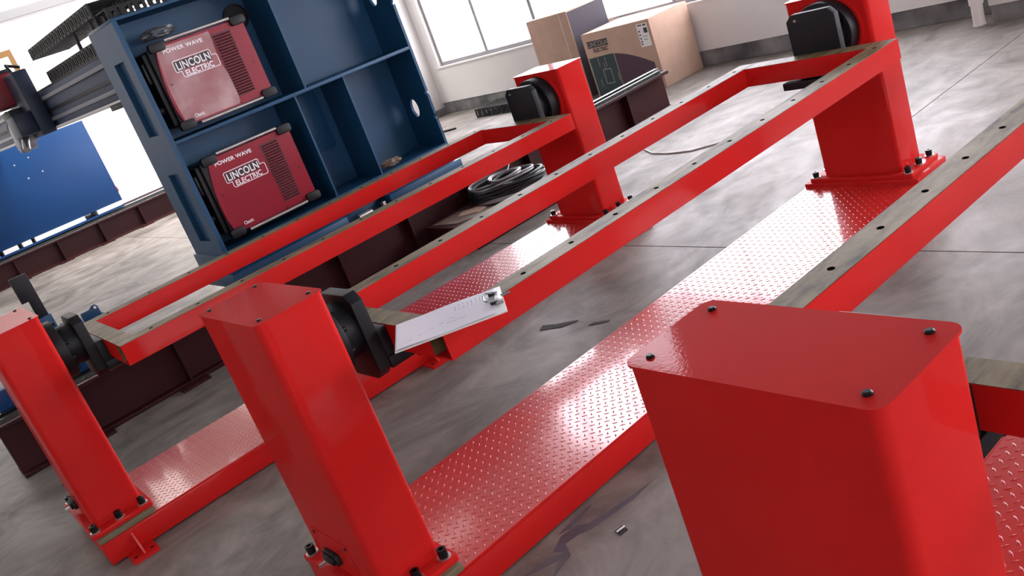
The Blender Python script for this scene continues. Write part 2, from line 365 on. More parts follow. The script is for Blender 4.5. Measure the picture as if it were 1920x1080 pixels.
def make_positioner():
    root = empty('welding_positioner', cat='positioner', group='red welding positioners')
    # base beam
    b = MB().box(-0.019, 3.25, -0.294, 0.294, 0.006, 0.1); base = b.build('base_beam', 'red_paint', root, bevel=0.004)
    pl = MB().box(0.212, 2.968, -0.284, 0.284, 0.1, 0.105).build('checkered_plate', 'red_plate', base)
    lug = MB(); pt = 0.037; L = 0.0115; Wd = 0.0032; hh = 0.0017
    prof = ((-1, 0), (-0.5, 0.85), (0, 1), (0.5, 0.85), (1, 0), (0.5, -0.85), (0, -1), (-0.5, -0.85))
    for i in range(76):
        for j in range(16):
            for k in (0, 1):
                cx = 0.23 + pt * (i + 0.5 * k); cy = -0.268 + pt * (j + 0.5 * k)
                if cx > 2.95 or cy > 0.272 or cx < 0.22: continue
                a = rad(45 if k == 0 else -45); ca, sa = math.cos(a), math.sin(a)
                vs = [(cx + (u * L) * ca - (v * Wd) * sa, cy + (u * L) * sa + (v * Wd) * ca, 0.1049) for u, v in prof]
                vs += [(cx + u * L * ca, cy + u * L * sa, 0.105 + hh) for u in (-0.55, 0.55)]
                lug.add(vs, [(0, 1, 8), (1, 2, 8), (2, 9, 8), (2, 3, 9), (3, 4, 9), (4, 5, 9), (5, 6, 9), (6, 8, 9), (6, 7, 8), (7, 0, 8)])
    tag(lug.build('raised_tread', 'red_plate', base, smooth=60), kind='stuff')
    for fx in (0.095, 1.6, 3.1):
        for sy in (-1, 1):
            y0, y1 = sorted((sy * 0.27, sy * 0.40))
            f = MB(); f.box(fx - 0.052, fx + 0.052, y0, y1, 0, 0.014)
            f.prism([(sy * 0.29, 0.014), (sy * 0.38, 0.014), (sy * 0.29, 0.088)], fx - 0.004, fx + 0.004, 'x')
            f.cur = 1
            for dx in (-0.034, 0.034): f.cyl((fx + dx, sy * 0.366, 0.0135), 0.008, 0.001, n=12)
            f.build('floor_foot', ['red_paint', 'black_bolt'], root)
    # headstock column
    def column(name, x0, x1, cw, top):
        c = MB().prism(rrect(x0, x1, -cw, cw, 0.02, 6), 0.144, top).build(name, 'red_paint', root, smooth=40); return c
    hc = column('headstock_column', 0.0, D, CW, H - 0.004)
    MB().prism(rrect(-0.004, D + 0.004, -CW - 0.004, CW + 0.004, 0.022, 6), H - 0.004, H).build('top_cover', 'red_paint', hc)
    for sx in (0.026, D - 0.026):
        for sy in (-1, 1): screw(hc, sx, sy * (CW - 0.03), H)
    MB().box(-0.02, 0.212, -0.285, 0.285, 0.1, 0.124).build('spacer_plate', 'olive_spacer', root, bevel=0.002)
    MB().prism(rrect(-0.032, 0.222, -0.268, 0.268, 0.012, 3), 0.124, 0.144).build('column_flange', 'red_paint', hc, bevel=0.002)
    for bx in (-0.008, 0.092, 0.19):
        for sy in (-1, 1): bolt(hc, bx, sy * 0.238, 0.144)
    ap = MB(); ap.box(-0.0016, 0.001, -0.075, 0.15, 0.15, 0.272); apo = ap.build('access_panel', 'red_paint', hc)
    for yy in (-0.062, 0.137): MB().cyl((-0.004, yy, 0.258), 0.0055, 0.004, 'x', 12).build('panel_screw', 'black_bolt', hc)
    cn = MB(); cn.prism(rrect(0.015, 0.105, 0.175, 0.212, 0.008, 3), -0.016, 0.0, 'x'); cn.box(-0.026, -0.016, 0.03, 0.09, 0.18, 0.206); cn.build('cable_connector', 'black_plastic', hc, bevel=0.002)
    lv = MB().box(-0.045, -0.012, 0.092, 0.1, 0.166, 0.176); lv.build('connector_latch', 'zinc', hc)
    # tailstock column
    MB().box(2.968, 3.246, -0.288, 0.288, 0.1, 0.124).build('tail_pad', 'red_paint', root, bevel=0.002)
    tc = column('tailstock_column', T0, T1, 0.197, H - 0.003)
    MB().prism(rrect(T0 - 0.003, T1 + 0.003, -0.2, 0.2, 0.01, 3), H - 0.003, H + 0.002).build('top_cover', 'red_paint', tc)
    MB().prism(rrect(2.978, 3.238, -0.262, 0.262, 0.01, 3), 0.124, 0.144).build('column_flange', 'red_paint', tc, bevel=0.002)
    for bx in (3.0, 3.105, 3.205):
        for sy in (-1, 1): bolt(tc, bx, sy * 0.235, 0.144)
    # spindles and drive plates
    sp = MB(); sp.cyl((T0 - 0.075, 0, SZ), 0.146, 0.068, 'x', 40); sp.cyl((T0 - 0.13, 0, SZ), 0.116, 0.056, 'x', 36)
    spo = sp.build('tail_bearing', 'black_steel', root, bevel=0.003)
    MB().ringprism(circ(0, SZ, 0.16, 40), circ(0, SZ, 0.147, 40), T0 - 0.008, T0, 'x').build('bearing_ring', 'red_paint', root)
    bt = MB().cyl((0, 0, 0), 0.008, 0.01, 'x', 10).mesh('bearing_bolt', ['black_bolt'])
    for i in range(8):
        a = 2 * math.pi * (i + .5) / 8; link('bearing_bolt', bt, spo, (T0 - 0.083, 0.13 * math.cos(a), SZ + 0.13 * math.sin(a)))
    def plate(x0, x1, y0, y1, z0, z1, c=0.028):
        return MB().prism([(y0 + c, z0), (y1 - c, z0), (y1, z0 + c), (y1, z1 - c), (y1 - c, z1), (y0 + c, z1), (y0, z1 - c), (y0, z0 + c)], x0, x1, 'x')
    tp = plate(R1, R1 + 0.036, -0.14, 0.095, 0.655, 0.972); tp.box(R1 - 0.11, R1, -0.11, 0.11, 0.668, 0.7)
    tpo = tp.build('tail_plate', 'black_steel', root, bevel=0.002)
    MB().cyl((R1 - 0.003, 0.05, 0.945), 0.006, 0.003, 'x', 10).build('plate_bolt', 'zinc', tpo)
    hs = MB(); hs.cyl((D, 0, SZ - 0.03), 0.125, 0.045, 'x', 40); hfo = hs.build('slewing_flange', 'black_steel', root, bevel=0.003)
    hs = MB(); hs.cyl((D + 0.045, 0, SZ - 0.03), 0.088, 0.06, 'x', 32)
    hs.build('slewing_bearing', 'black_steel', root, bevel=0.003)
    hb = MB().cyl((0, 0, 0), 0.008, 0.014, 'x', 10).mesh('flange_bolt', ['black_bolt'])
    for i in range(10):
        a = 2 * math.pi * (i + .5) / 10; link('flange_bolt', hb, hfo, (D + 0.045, 0.106 * math.cos(a), SZ - 0.03 + 0.106 * math.sin(a)))
    hp = plate(0.303, 0.343, -0.1, 0.1, 0.648, 0.918); hpo = hp.build('drive_plate', 'black_steel', root, bevel=0.002)
    MB().box(0.343, 0.475, -0.105, 0.115, 0.664, 0.7).build('plate_ledge', 'black_steel', hpo, bevel=0.003)
    for sy in (-0.085, 0.085): MB().cyl((0.455, sy, 0.648), 0.013, 0.018, 'z', 12).build('ledge_bolt', 'black_bolt', hpo)
    MB().box(0.343, R0, -0.1, 0.1, 0.7, 0.79).build('frame_spacer', 'black_steel', hpo, bevel=0.002)
    # work frame: two hollow rails and two cross members
    def rail(sy):
        y0, y1 = sorted((sy * RI, sy * RO)); t = 0.005
        r = MB()
        r.box(R0, R1, y0, y1, ZB, ZB + t); r.box(R0, R1, y0, y0 + t, ZB + t, ZT - t); r.box(R0, R1, y1 - t, y1, ZB + t, ZT - t)
        r.box(R0, R1, y0, y1, ZT - t, ZT - 0.0015); r.cur = 1; r.box(R0 - 0.0005, R1 + 0.0005, y0 + 0.002, y1 - 0.002, ZT - 0.0015, ZT)
        r.box(R0 + 0.001, R0 + 0.06, y0 + t, y0 + t + 0.001, ZB + t, ZT - t); r.box(R0 + 0.001, R0 + 0.06, y1 - t - 0.001, y1 - t, ZB + t, ZT - t)
        o = r.build('frame_rail', ['red_paint', 'rail_top'], root, smooth=None)
        for i in range(12):
            x = 0.514 + i * 0.2022
            if 'hole' not in CACHE:
                hm = MB(); hm.cyl((0, 0, 0), 0.0085, 0.0006, n=14); CACHE['hole'] = hm.mesh('tapped_hole', ['hole_black'])
            link('tapped_hole', CACHE['hole'], o, (x, sy * (RI + 0.043), ZT))
        return o
    rail(-1); rail(1)
    for x0, x1 in ((R0, R0 + 0.072), (R1 - 0.09, R1)):
        c = MB().box(x0, x1, -RI, RI, ZB, ZT - 0.0015); c.cur = 1; c.box(x0 + 0.0005, x1 - 0.0005, -RI, RI, ZT - 0.0015, ZT - 0.0002)
        c.build('cross_member', ['red_paint', 'rail_top'], root, smooth=None)
    return root
P2 = make_positioner()
ALLNAMES = {o.name for o in bpy.data.objects}
P1 = copy_tree(P2); P3 = copy_tree(P2)
P1.location = (-0.3953, 1.647, 0); P1.rotation_euler = (0, 0, -0.0253)
P3.location = (0.0874, -1.5955, 0); P3.rotation_euler = (0, 0, -0.0261)
P2['label'] = 'red welding positioner with a white clipboard lying on its work frame'
P1['label'] = 'red welding positioner standing next to the maroon floor track'
P3['label'] = 'red welding positioner whose large post top with four screws faces the camera'

# clipboard on the middle positioner
cb = empty('clipboard', (0.441, -0.342, 0.7924), 0, 'white clipboard with drawing sheets lying across a red frame rail', 'clipboard')
ax = Vector((0.250, -0.171, 0)).normalized(); ay = Vector((-ax.y, ax.x, 0)); cb.rotation_euler = (0, 0, math.atan2(ax.y, ax.x))
MB().box(-0.155, 0.155, -0.105, 0.105, 0, 0.004).build('backing_board', 'label_white', cb, bevel=0.001)
sh = MB(); nx, ny = 14, 8
for i in range(nx + 1):
    for j in range(ny + 1):
        x = -0.15 + 0.283 * i / nx; y = -0.1 + 0.2 * j / ny; sh.v.append((x, y, 0.006 + 0.0012 * math.sin(x * 25 + y * 12) + 0.0016 * max(0, 1 - abs(y - 0.01 - 0.1 * x) / 0.02)))
for i in range(nx):
    for j in range(ny): a = i * (ny + 1) + j; sh.f.append((a, a + ny + 1, a + ny + 2, a + 1)); sh.mi.append(0)
sho = sh.build('drawing_sheet', 'paper', cb, smooth=80)
ink = MB(); rnd = random.Random(3)
for k in range(9):
    for l in range(4):
        x = 0.02 + k * 0.012; y = 0.03 + l * 0.013 - 0.045 * (l > 2)
        if rnd.random() < 0.75: ink.box(x, x + 0.0018, y, y + rnd.uniform(0.004, 0.009), 0.0088, 0.0091)
for k in range(8): x = -0.005 + k * 0.007; ink.box(x, x + 0.0015, -0.052, -0.042, 0.0088, 0.0091)
for k in range(5): x = -0.12 + k * 0.03; ink.box(x, x + 0.016, -0.07 + 0.012 * k, -0.0692 + 0.012 * k, 0.0088, 0.0091)
tag(ink.build('drawing_marks', 'paper_ink', cb), kind='stuff')
cl = MB(); cl.box(0.132, 0.153, -0.045, 0.045, 0.006, 0.014)
clo = cl.build('clip', 'steel', cb, bevel=0.002)
wr_ = MB(); wr_.tube([(0.14, -0.035, 0.012), (0.112, -0.035, 0.02), (0.105, -0.02, 0.021), (0.105, 0.02, 0.021), (0.112, 0.035, 0.02), (0.14, 0.035, 0.012)], 0.003); wr_.tube([(0.15, 0.0, 0.012), (0.178, 0.0, 0.013)], 0.004)
wr_.build('clip_lever', 'steel', clo)
gp = MB()
for sy in (-0.034, 0.034): gp.box(0.118, 0.138, sy - 0.009, sy + 0.009, 0.0095, 0.016)
gp.build('clip_pads', 'black_plastic', clo, bevel=0.002)

# ------------------------------------------------------------------ gantry tracks
def make_track(name, y0, x0, x1, first, label, feet, wd=0.7):
    """near web face at y0+0.06; flange edge at y0"""
    root = empty(name, (0, y0, 0), 0, label, 'floor track', 'maroon gantry tracks')
    MB().box(x0, x1, 0.0, wd, 0.30, 0.322).build('top_flange', 'maroon', root, bevel=0.002)
    MB().box(x0, x1, 0.02, wd - 0.02, 0.0, 0.022).build('bottom_flange', 'maroon', root, bevel=0.002)
    for yy in ((0.085, 0.6) if wd > 0.5 else (0.085, 0.14)): MB().box(x0, x1, yy, yy + 0.014, 0.022, 0.30).build('web', 'maroon', root)
    MB().box(x0, x0 + 0.014, 0.1, wd - 0.08, 0.022, 0.30).build('end_plate', 'maroon', root); MB().box(x1 - 0.014, x1, 0.1, wd - 0.08, 0.022, 0.30).build('end_plate', 'maroon', root)
    x = first; st = None
    while x < x1 - 0.1:
        if x > x0 + 0.02:
            if st is None: st = MB().box(0, 0.012, 0.012, 0.085, 0.022, 0.30).mesh('stiffener', ['maroon'])
            link('stiffener', st, root, (x, 0, 0))
            f = MB(); f.box(x - 0.09, x + 0.09, -0.07, 0.06, 0.0, 0.016); f.cur = 1
            f.cyl((x - 0.06, -0.045, 0.0155), 0.009, 0.0008, n=10); f.cyl((x + 0.06, -0.045, 0.0155), 0.009, 0.0008, n=10)
            if feet: f.build('foot_plate', ['maroon', 'black_bolt'], root)
        x += 0.593
    MB().prism([(0.085, 0.322), (0.125, 0.322), (0.12, 0.345), (0.127, 0.362), (0.083, 0.362), (0.09, 0.345)], x0 + 0.01, x1 - 0.02, 'x').build('guide_rail', 'steel', root)
    if wd > 0.5: MB().prism([(0.555, 0.322), (0.595, 0.322), (0.59, 0.345), (0.597, 0.362), (0.553, 0.362), (0.56, 0.345)], x0 + 0.01, x1 - 0.02, 'x').build('guide_rail', 'steel', root)
    rk = MB(); rk.box(x0 + 0.02, x1 - 0.06, 0.028, 0.06, 0.322, 0.35)
    n = int((x1 - x0 - 0.1) / 0.0155)
    for i in range(n): a = x0 + 0.03 + i * 0.0155; rk.box(a, a + 0.0075, 0.02, 0.028, 0.322, 0.35)
    rk.build('gear_rack', 'grey_flange', root)
    MB().box(x0 + 0.005, x1 - 0.005, 0.0, 0.012, 0.322, 0.33).build('edge_strip', 'steel', root)
    return root
make_track('floor_track', 2.985, -0.44, 5.26, 0.551 - 0.593, 'maroon steel floor track with bright rails under the blue welder cabinet', True, 0.24)
make_track('floor_track', 11.12, -3.0, 6.1, 2.897 - 0.593 * 9, 'maroon steel floor track under the far bright blue leg panel', True)

# ------------------------------------------------------------------ gantry: cabinet column, bridge, far leg
G = empty('welding_gantry', (0, 0, 0), 0, 'dark blue welding gantry with open welder cabinet, long bridge and far leg', 'gantry')
cx0, cx1, cy0, cyb, cy1, cz0, cz1 = 1.09, 2.93, 3.095, 3.44, 3.6, 0.585, 2.045
ca = MB(); ca.box(1.062, 1.93, 3.04, 3.62, 0.37, 0.46); ca.box(2.29, 2.95, 3.04, 3.62, 0.37, 0.46); ca.box(1.93, 2.29, 3.16, 3.62, 0.37, 0.46)
cao = ca.build('track_carriage', 'blue_paint', G, bevel=0.004)
dm = MB(); dm.cyl((2.04, 3.1, 0.405), 0.02, 0.11, 'x', 14); dm.box(2.24, 2.262, 3.075, 3.11, 0.385, 0.43); dm.build('drive_shaft', 'zinc', cao)
sl = MB()
for xx in (1.15, 2.7):
    for yy in (3.06,): sl.box(xx, xx + 0.16, yy, yy + 0.06, 0.35, 0.372)
sl.build('slide_blocks', 'black_steel', cao)
pe = MB(); pe.box(1.075, 2.94, 3.1, 3.62, 0.46, 0.585); pe.build('cabinet_plinth', 'blue_paint', G, bevel=0.004)
# side panel with two tall slots (built as a ring of boxes)
def slotted(xa, xb, holes):
    b = MB(); ys = sorted({cy0, cy1, *[h[0] for h in holes], *[h[1] for h in holes]}); zs = sorted({cz0, cz1, *[h[2] for h in holes], *[h[3] for h in holes]})
    for i in range(len(zs) - 1):
        run = None
        for j in range(len(ys) - 1):
            c = ((ys[j] + ys[j + 1]) / 2, (zs[i] + zs[i + 1]) / 2); solid = not any(h[0] < c[0] < h[1] and h[2] < c[1] < h[3] for h in holes)
            if solid and run is None: run = ys[j]
            if (not solid or j == len(ys) - 2) and run is not None:
                b.box(xa, xb, run, ys[j + 1] if solid else ys[j], zs[i], zs[i + 1]); run = None
    return b
slotted(cx0, cx0 + 0.03, [(3.21, 3.40, 1.38, 1.835), (3.21, 3.40, 0.68, 1.13)]).build('side_panel', 'blue_paint', G, smooth=None)
MB().box(cx0 + 0.03, cx0 + 0.036, 3.2, 3.41, 0.66, 1.85).build('slot_backing', 'blue_paint', G)
# right side panel with two oblong see-through holes
def holed_panel(xa, xb, holes):
    b = MB(); zs = [cz0]; 
    for (cy, cz, ry, rz) in holes: zs += [cz - rz * 1.5, cz + rz * 1.5]
    zs.append(cz1)
    for i in range(0, len(zs) - 1, 2): b.box(xa, xb, cy0, cy1, zs[i], zs[i + 1])
    for (cy, cz, ry, rz) in holes:
        n = 32; outer = []; z0, z1 = cz - rz * 1.5, cz + rz * 1.5
        for i in range(n):
            a = 2 * math.pi * (i + 0.5) / n; dy, dz = math.cos(a), math.sin(a)
            k = min(((cy1 - cy) if dy > 0 else (cy - cy0)) / max(abs(dy), 1e-6), (z1 - cz) / max(abs(dz), 1e-6)); outer.append((cy + dy * k, cz + dz * k))
        inner = [(cy + ry * math.cos(2 * math.pi * (i + .5) / n), cz + rz * math.sin(2 * math.pi * (i + .5) / n)) for i in range(n)]
        b.ringprism(outer, inner, xa, xb, 'x')
    return b
holed_panel(cx1 - 0.02, cx1, [(3.308, 0.888, 0.047, 0.066), (3.308, 1.71, 0.047, 0.066)]).build('side_panel', 'blue_paint', G, smooth=None)
MB().box(cx0 + 0.03, cx1 - 0.02, cyb, cyb + 0.008, cz0, cz1).build('back_panel', 'blue_paint', G)
MB().box(cx0, cx1, cy0, cy1, cz1, cz1 + 0.02).build('roof_panel', 'blue_paint', G, bevel=0.003)
MB().box(cx0 + 0.03, cx1 - 0.02, cy0, cyb, 1.295, 1.318).build('shelf', 'blue_paint', G, bevel=0.002)
MB().box(cx0 + 0.03, cx1 - 0.02, cy0, cyb, cz0, cz0 + 0.014).build('shelf', 'blue_paint', G)
MB().box(2.045, 2.057, cy0 + 0.002, cyb, 1.318, cz1).build('partition', 'blue_paint', G)
MB().box(1.95, 1.962, cy0 + 0.002, cyb, cz0 + 0.014, 1.295).build('partition', 'blue_paint', G)
MB().box(2.33, 2.342, cy0 + 0.002, cyb, cz0 + 0.014, 1.295).build('partition', 'blue_paint', G)
MB().prism(rrect(2.05, 2.27, 0.86, 1.27, 0.03, 4), cyb - 0.012, cyb, 'y').build('cover_plate', 'blue_paint', G, bevel=0.002)
MB().ringprism(circ(1.955, 1.875, 0.085, 30), circ(1.955, 1.875, 0.077, 30), cyb - 0.02, cyb, 'y').build('cable_grommet', 'black_steel', G)
MB().cyl((1.955, cyb - 0.004, 1.875), 0.077, 0.004, 'y', 30).build('grommet_backing', 'black_plastic', G)
# bridge beam running back to the far leg
br = MB().box(1.25, 1.62, 3.6, 11.65, 1.655, 1.95).build('bridge_beam', 'beam_grey', G, bevel=0.006)
for zz in (1.70, 1.875):
    MB().box(1.222, 1.25, 3.62, 11.6, zz, zz + 0.03).build('linear_rail', 'rail_grey', br, bevel=0.003)
MB().box(1.235, 1.25, 3.65, 11.6, 1.775, 1.80).build('gear_rack', 'black_steel', br)
MB().box(1.22, 1.64, 3.6, 11.65, 1.64, 1.655).build('bottom_edge', 'label_white', br)
MB().box(1.23, 1.3, 4.0, 4.35, 1.60, 1.64).build('limit_switch', 'black_plastic', br, bevel=0.004)
MB().box(1.25, 1.62, 3.7, 6.3, 1.95, 1.965).build('chain_tray', 'black_steel', br)
lg = MB().box(0.9, 2.768, 11.2, 11.75, 0.46, 1.655).build('leg_panel', 'blue_panel', G, bevel=0.004)
lb = MB()
for xx, zz in ((1.72, 1.42), (1.92, 1.45), (1.80, 1.2), (2.0, 1.22)): lb.cyl((xx, 11.195, zz), 0.012, 0.006, 'y', 10)
lb.build('panel_bolts', 'zinc', lg)
lc = MB().box(0.88, 2.75, 11.18, 11.78, 0.37, 0.40).build('leg_carriage', 'blue_panel', G)
for xa, xb in ((2.38, 2.74), (1.5, 2.2), (1.33, 1.45), (1.08, 1.27), (0.9, 1.02)):
    MB().box(xa, xb, 11.185, 11.6, 0.40, 0.46).build('carriage_strip', 'label_white', lg)
MB().cyl((2.768, 11.3, 0.62), 0.045, 0.03, 'x', 16).build('emergency_button', 'knob_red', lg)

# ------------------------------------------------------------------ welding power sources
def make_welder():
    r = empty('welding_power_source', cat='welder', group='red welding power sources in the blue cabinet')
    Wx, Hz = 0.63, 0.5
    # origin at lower left of the machine side, front plane y=0 is the red side sheet
    b = MB().box(0.0, 0.63, 0.012, 0.30, 0.02, 0.48).build('machine_body', 'black_plastic', r, bevel=0.008)
    pts = [(0.03, 0.012), (0.632, 0.012), (0.632, 0.488)]
    pts += [(0.055, 0.488)] + [(0.055 - 0.037 * t - 0.028 * math.sin(math.pi * t) * (1 if t < 1 else 0), 0.488 - 0.476 * t) for t in (0.2, 0.4, 0.6, 0.8)]
    MB().prism(pts, 0.0, 0.012, 'y').build('side_sheet', 'machine_red', r)
    v = MB(); v.prism([(0.408, 0.055), (0.525, 0.06), (0.532, 0.45), (0.398, 0.45)], -0.0015, 0.0, 'y'); vo = v.build('vent_field', 'vent_red', r)
    lv = MB()
    for i in range(22):
        z = 0.066 + i * 0.0172; lv.add([(0.41, -0.0015, z), (0.523, -0.0015, z), (0.523, -0.006, z + 0.006), (0.41, -0.006, z + 0.006), (0.523, -0.0015, z + 0.011), (0.41, -0.0015, z + 0.011)], [(0, 1, 2, 3), (3, 2, 4, 5)])
    tag(lv.build('vent_louvers', 'vent_red', vo), kind='stuff')
    for (x, z) in ((0.01, 0.455), (0.545, 0.455), (-0.015, -0.012), (0.55, -0.012)):
        MB().prism(rrect(x, x + 0.1, z, z + 0.055, 0.018, 3), -0.022, 0.02, 'y').build('corner_bumper', 'black_plastic', r, bevel=0.004)
    for z in (0.505, 0.0):
        t = MB(); t.tube([(0.115, -0.012, z), (0.545, -0.012, z)], 0.011, 12); t.build('edge_bar', 'zinc', r)
    fp = MB(); fp.box(-0.03, 0.0, 0.03, 0.28, 0.03, 0.47); fpo = fp.build('front_face', 'black_plastic', r, bevel=0.006)
    for yy in (0.1, 0.2): MB().cyl((-0.055, yy, 0.14), 0.022, 0.025, 'x', 14).build('cable_socket', 'grey_cable', fpo)
    MB().box(-0.045, -0.03, 0.06, 0.24, 0.3, 0.42).build('control_panel', 'grey_cable', fpo, bevel=0.002)
    # lettering
    yf = -0.0012
    text('model_lettering', 'POWER WAVE', 0.032, 'white_print', r, (0.083, yf, 0.435), (1, 0, -0.02), (0, 0, 1), bold=0.0008, sx=1.18)
    lo = MB(); lo.prism([(0.115, 0.318), (0.348, 0.318), (0.348, 0.372), (0.115, 0.372)], yf, 0.0, 'y'); lgo = lo.build('logo_plate', 'black_print', r)
    ol = MB()
    def strip(path, wd):
        for i in range(len(path)):
            a, bb = Vector((path[i][0], 0, path[i][1])), Vector((path[(i + 1) % len(path)][0], 0, path[(i + 1) % len(path)][1])); d = (bb - a).normalized(); n = Vector((-d.z, 0, d.x)) * wd / 2; a = a - d * wd / 2; bb = bb + d * wd / 2
            P = [a + n, bb + n, bb - n, a - n]; ol.add([(q.x, yf - 0.0006, q.z) for q in P] + [(q.x, 0, q.z) for q in P], [(0, 1, 2, 3), (4, 7, 6, 5), (0, 4, 5, 1), (1, 5, 6, 2), (2, 6, 7, 3), (3, 7, 4, 0)])
    strip([(0.113, 0.312), (0.108, 0.32), (0.108, 0.372), (0.114, 0.379), (0.345, 0.379), (0.353, 0.372), (0.353, 0.342), (0.378, 0.342), (0.386, 0.334), (0.386, 0.28), (0.378, 0.272), (0.15, 0.272), (0.142, 0.28), (0.142, 0.312)], 0.0042)
    ol.build('logo_outline', 'white_print', r)
    text('logo_lettering', 'LINCOLN', 0.063, 'white_print', lgo, (0.12, yf - 0.0005, 0.3225), (1, 0, 0), (0, 0, 1), bold=0.0014, sx=0.80)
    text('logo_lettering', 'ELECTRIC', 0.046, 'white_print', lgo, (0.158, yf - 0.0001, 0.278), (1, 0, 0), (0, 0, 1), bold=0.0012, sx=0.9)
    text('small_lettering', 'Classic', 0.03, 'white_print', r, (0.098, yf, 0.038), (1, 0, 0), (0, 0, 1), bold=0.0006, sx=0.75)
    for x, z in ((0.05, 0.26), (0.59, 0.22), (0.4, 0.022)): MB().cyl((x, -0.002, z), 0.005, 0.003, 'y', 10).build('sheet_screw', 'black_bolt', r)
    return r
A = make_welder(); A.location = (1.205, 3.125, 0.655); ALLNAMES = {o.name for o in bpy.data.objects}
B = copy_tree(A); B.location = (1.213, 3.125, 1.362)
A['label'] = 'deep red welding power source on the bottom shelf of the blue cabinet'
B['label'] = 'red welding power source under peeling clear film on the upper cabinet shelf'
fm = MB(); nx, nz = 14, 16
for i in range(nx + 1):
    for j in range(nz + 1):
        t = j / nz; xl = 0.035 + 0.02 * t - 0.022 * math.sin(math.pi * t); xr = 0.40 + 0.012 * math.sin(t * 7) - 0.03 * max(0, t - 0.85) * 6 * 0.4
        fm.v.append((xl + (xr - xl) * i / nx, -0.0009 - 0.0004 * math.sin(i * 0.9 + j * 0.5), 0.02 + 0.455 * t))
for i in range(nx):
    for j in range(nz): a = i * (nz + 1) + j; fm.f.append((a, a + nz + 1, a + nz + 2, a + 1)); fm.mi.append(0)
fm.build('protective_film', 'film', B, smooth=80)

# ------------------------------------------------------------------ cable chains
def chain(name, loc, rz, n, pitch, width, height, label, group='black cable carrier chains'):
    r = empty(name, loc, rz, label, 'cable chain', group)
    b = MB(); t = 0.012; l = pitch * 0.82
    for y0 in (0, width - t):
        b.box(0, l, y0, y0 + t, 0, height * 0.22); b.box(0, l, y0, y0 + t, height * 0.78, height); b.box(0, l * 0.42, y0, y0 + t, height * 0.22, height * 0.78); b.box(l * 0.72, l, y0, y0 + t, height * 0.22, height * 0.78)
    b.box(l * 0.1, l * 0.8, t, width - t, 0, 0.008); b.box(l * 0.1, l * 0.7, t, width - t, height - 0.008, height)
    b.box(l, pitch, 0.002, t - 0.002, height * 0.3, height * 0.36); b.box(l, pitch, width - t + 0.002, width - 0.002, height * 0.3, height * 0.36)
    me = b.mesh('chain_link', ['chain_black'], smooth=None)
    for i in range(n): link('chain_link', me, r, (i * pitch, 0, 0))
    return r
# +x of the chain runs along world +y (rz=90deg): width then runs towards -x
chain('cable_chain', (1.57, 3.95, 1.966), rad(90), 17, 0.1, 0.30, 0.09, 'black cable chain lying flat along the gantry bridge')
chain('cable_chain', (1.57, 3.95, 2.18), rad(90), 19, 0.1, 0.30, 0.09, 'upper run of black cable chain raised above the gantry bridge')
tr_ = MB()
for yy in (4.15, 4.6):
    tr_.box(1.3, 1.32, yy, yy + 0.03, 2.056, 2.18); tr_.box(1.52, 1.54, yy, yy + 0.03, 2.056, 2.18)
tr_.build('chain_support', 'black_steel', br)
chain('cable_chain', (1.12, 3.2, 2.066), 0, 5, 0.085, 0.24, 0.07, 'short black cable chain piece on top of the blue cabinet')
fc = chain('cable_chain', (6.45, 5.75, 0.0), rad(90), 13, 0.095, 0.38, 0.11, 'black cable chain lying on the floor by the white window wall')

# ------------------------------------------------------------------ robot carriage on the bridge, wire feeder
rc = empty('robot_carriage', (1.2, 5.95, 0), 0, 'dark blue carriage with grey welding head clamped to the gantry bridge', 'carriage')
MB().box(-0.10, 0.02, 0.0, 0.36, 1.62, 2.16).build('carriage_plate', 'navy', rc, bevel=0.01)
MB().box(-0.25, -0.10, 0.02, 0.30, 1.66, 1.84).build('carriage_bracket', 'navy', rc, bevel=0.01)
wh = MB(); wh.cyl((-0.22, 0.45, 1.70), 0.10, 0.16, 'x', 20); wh.cyl((-0.20, 0.62, 1.62), 0.075, 0.14, 'x', 18); who = wh.build('head_motor', 'rail_grey', rc, bevel=0.004)
MB().box(-0.2, -0.04, 0.3, 0.62, 1.78, 1.9).build('head_arm', 'black_steel', rc, bevel=0.01)
nz_ = MB(); nz_.tube([(-0.2, 0.18, 1.66), (-0.23, 0.14, 1.6), (-0.25, 0.1, 1.56)], 0.03, 12); nz_.build('torch_nozzle', 'zinc', rc)
hb_ = MB(); hb_.tube([(-0.1, 0.5, 1.82), (-0.12, 0.8, 1.9), (-0.1, 1.1, 1.78)], 0.022, 8); hb_.tube([(-0.05, 0.2, 2.16), (-0.05, 0.28, 2.24), (0.05, 0.3, 2.2)], 0.014, 8); hb_.build('head_hose', 'black_plastic', rc)
wfd = empty('wire_feeder', (1.1, 6.36, 0), 0, 'maroon wire feeder box with white label beside the dark gantry carriage', 'wire feeder')
MB().box(-0.2, 0.1, 0.0, 0.42, 1.93, 2.2).build('feeder_body', 'feeder_red', wfd, bevel=0.012)
MB().box(-0.204, -0.2, 0.13, 0.24, 1.97, 2.08).build('feeder_label', 'label_white', wfd)
MB().box(-0.204, -0.2, 0.025, 0.07, 1.97, 2.14).build('feeder_label', 'label_white', wfd)
MB().box(-0.19, 0.09, 0.02, 0.40, 2.2, 2.23).build('feeder_lid', 'black_plastic', wfd, bevel=0.006)
yb_ = empty('yellow_bracket', (2.42, 11.72, 0), 0, 'yellow steel bracket standing above the far gantry bridge', 'bracket')
MB().box(0.0, 0.06, 0, 0.05, 1.95, 2.85).build('bracket_post', 'yellow_paint', yb_); MB().box(-0.4, 0.0, 0, 0.05, 2.77, 2.85).build('bracket_arm', 'yellow_paint', yb_)

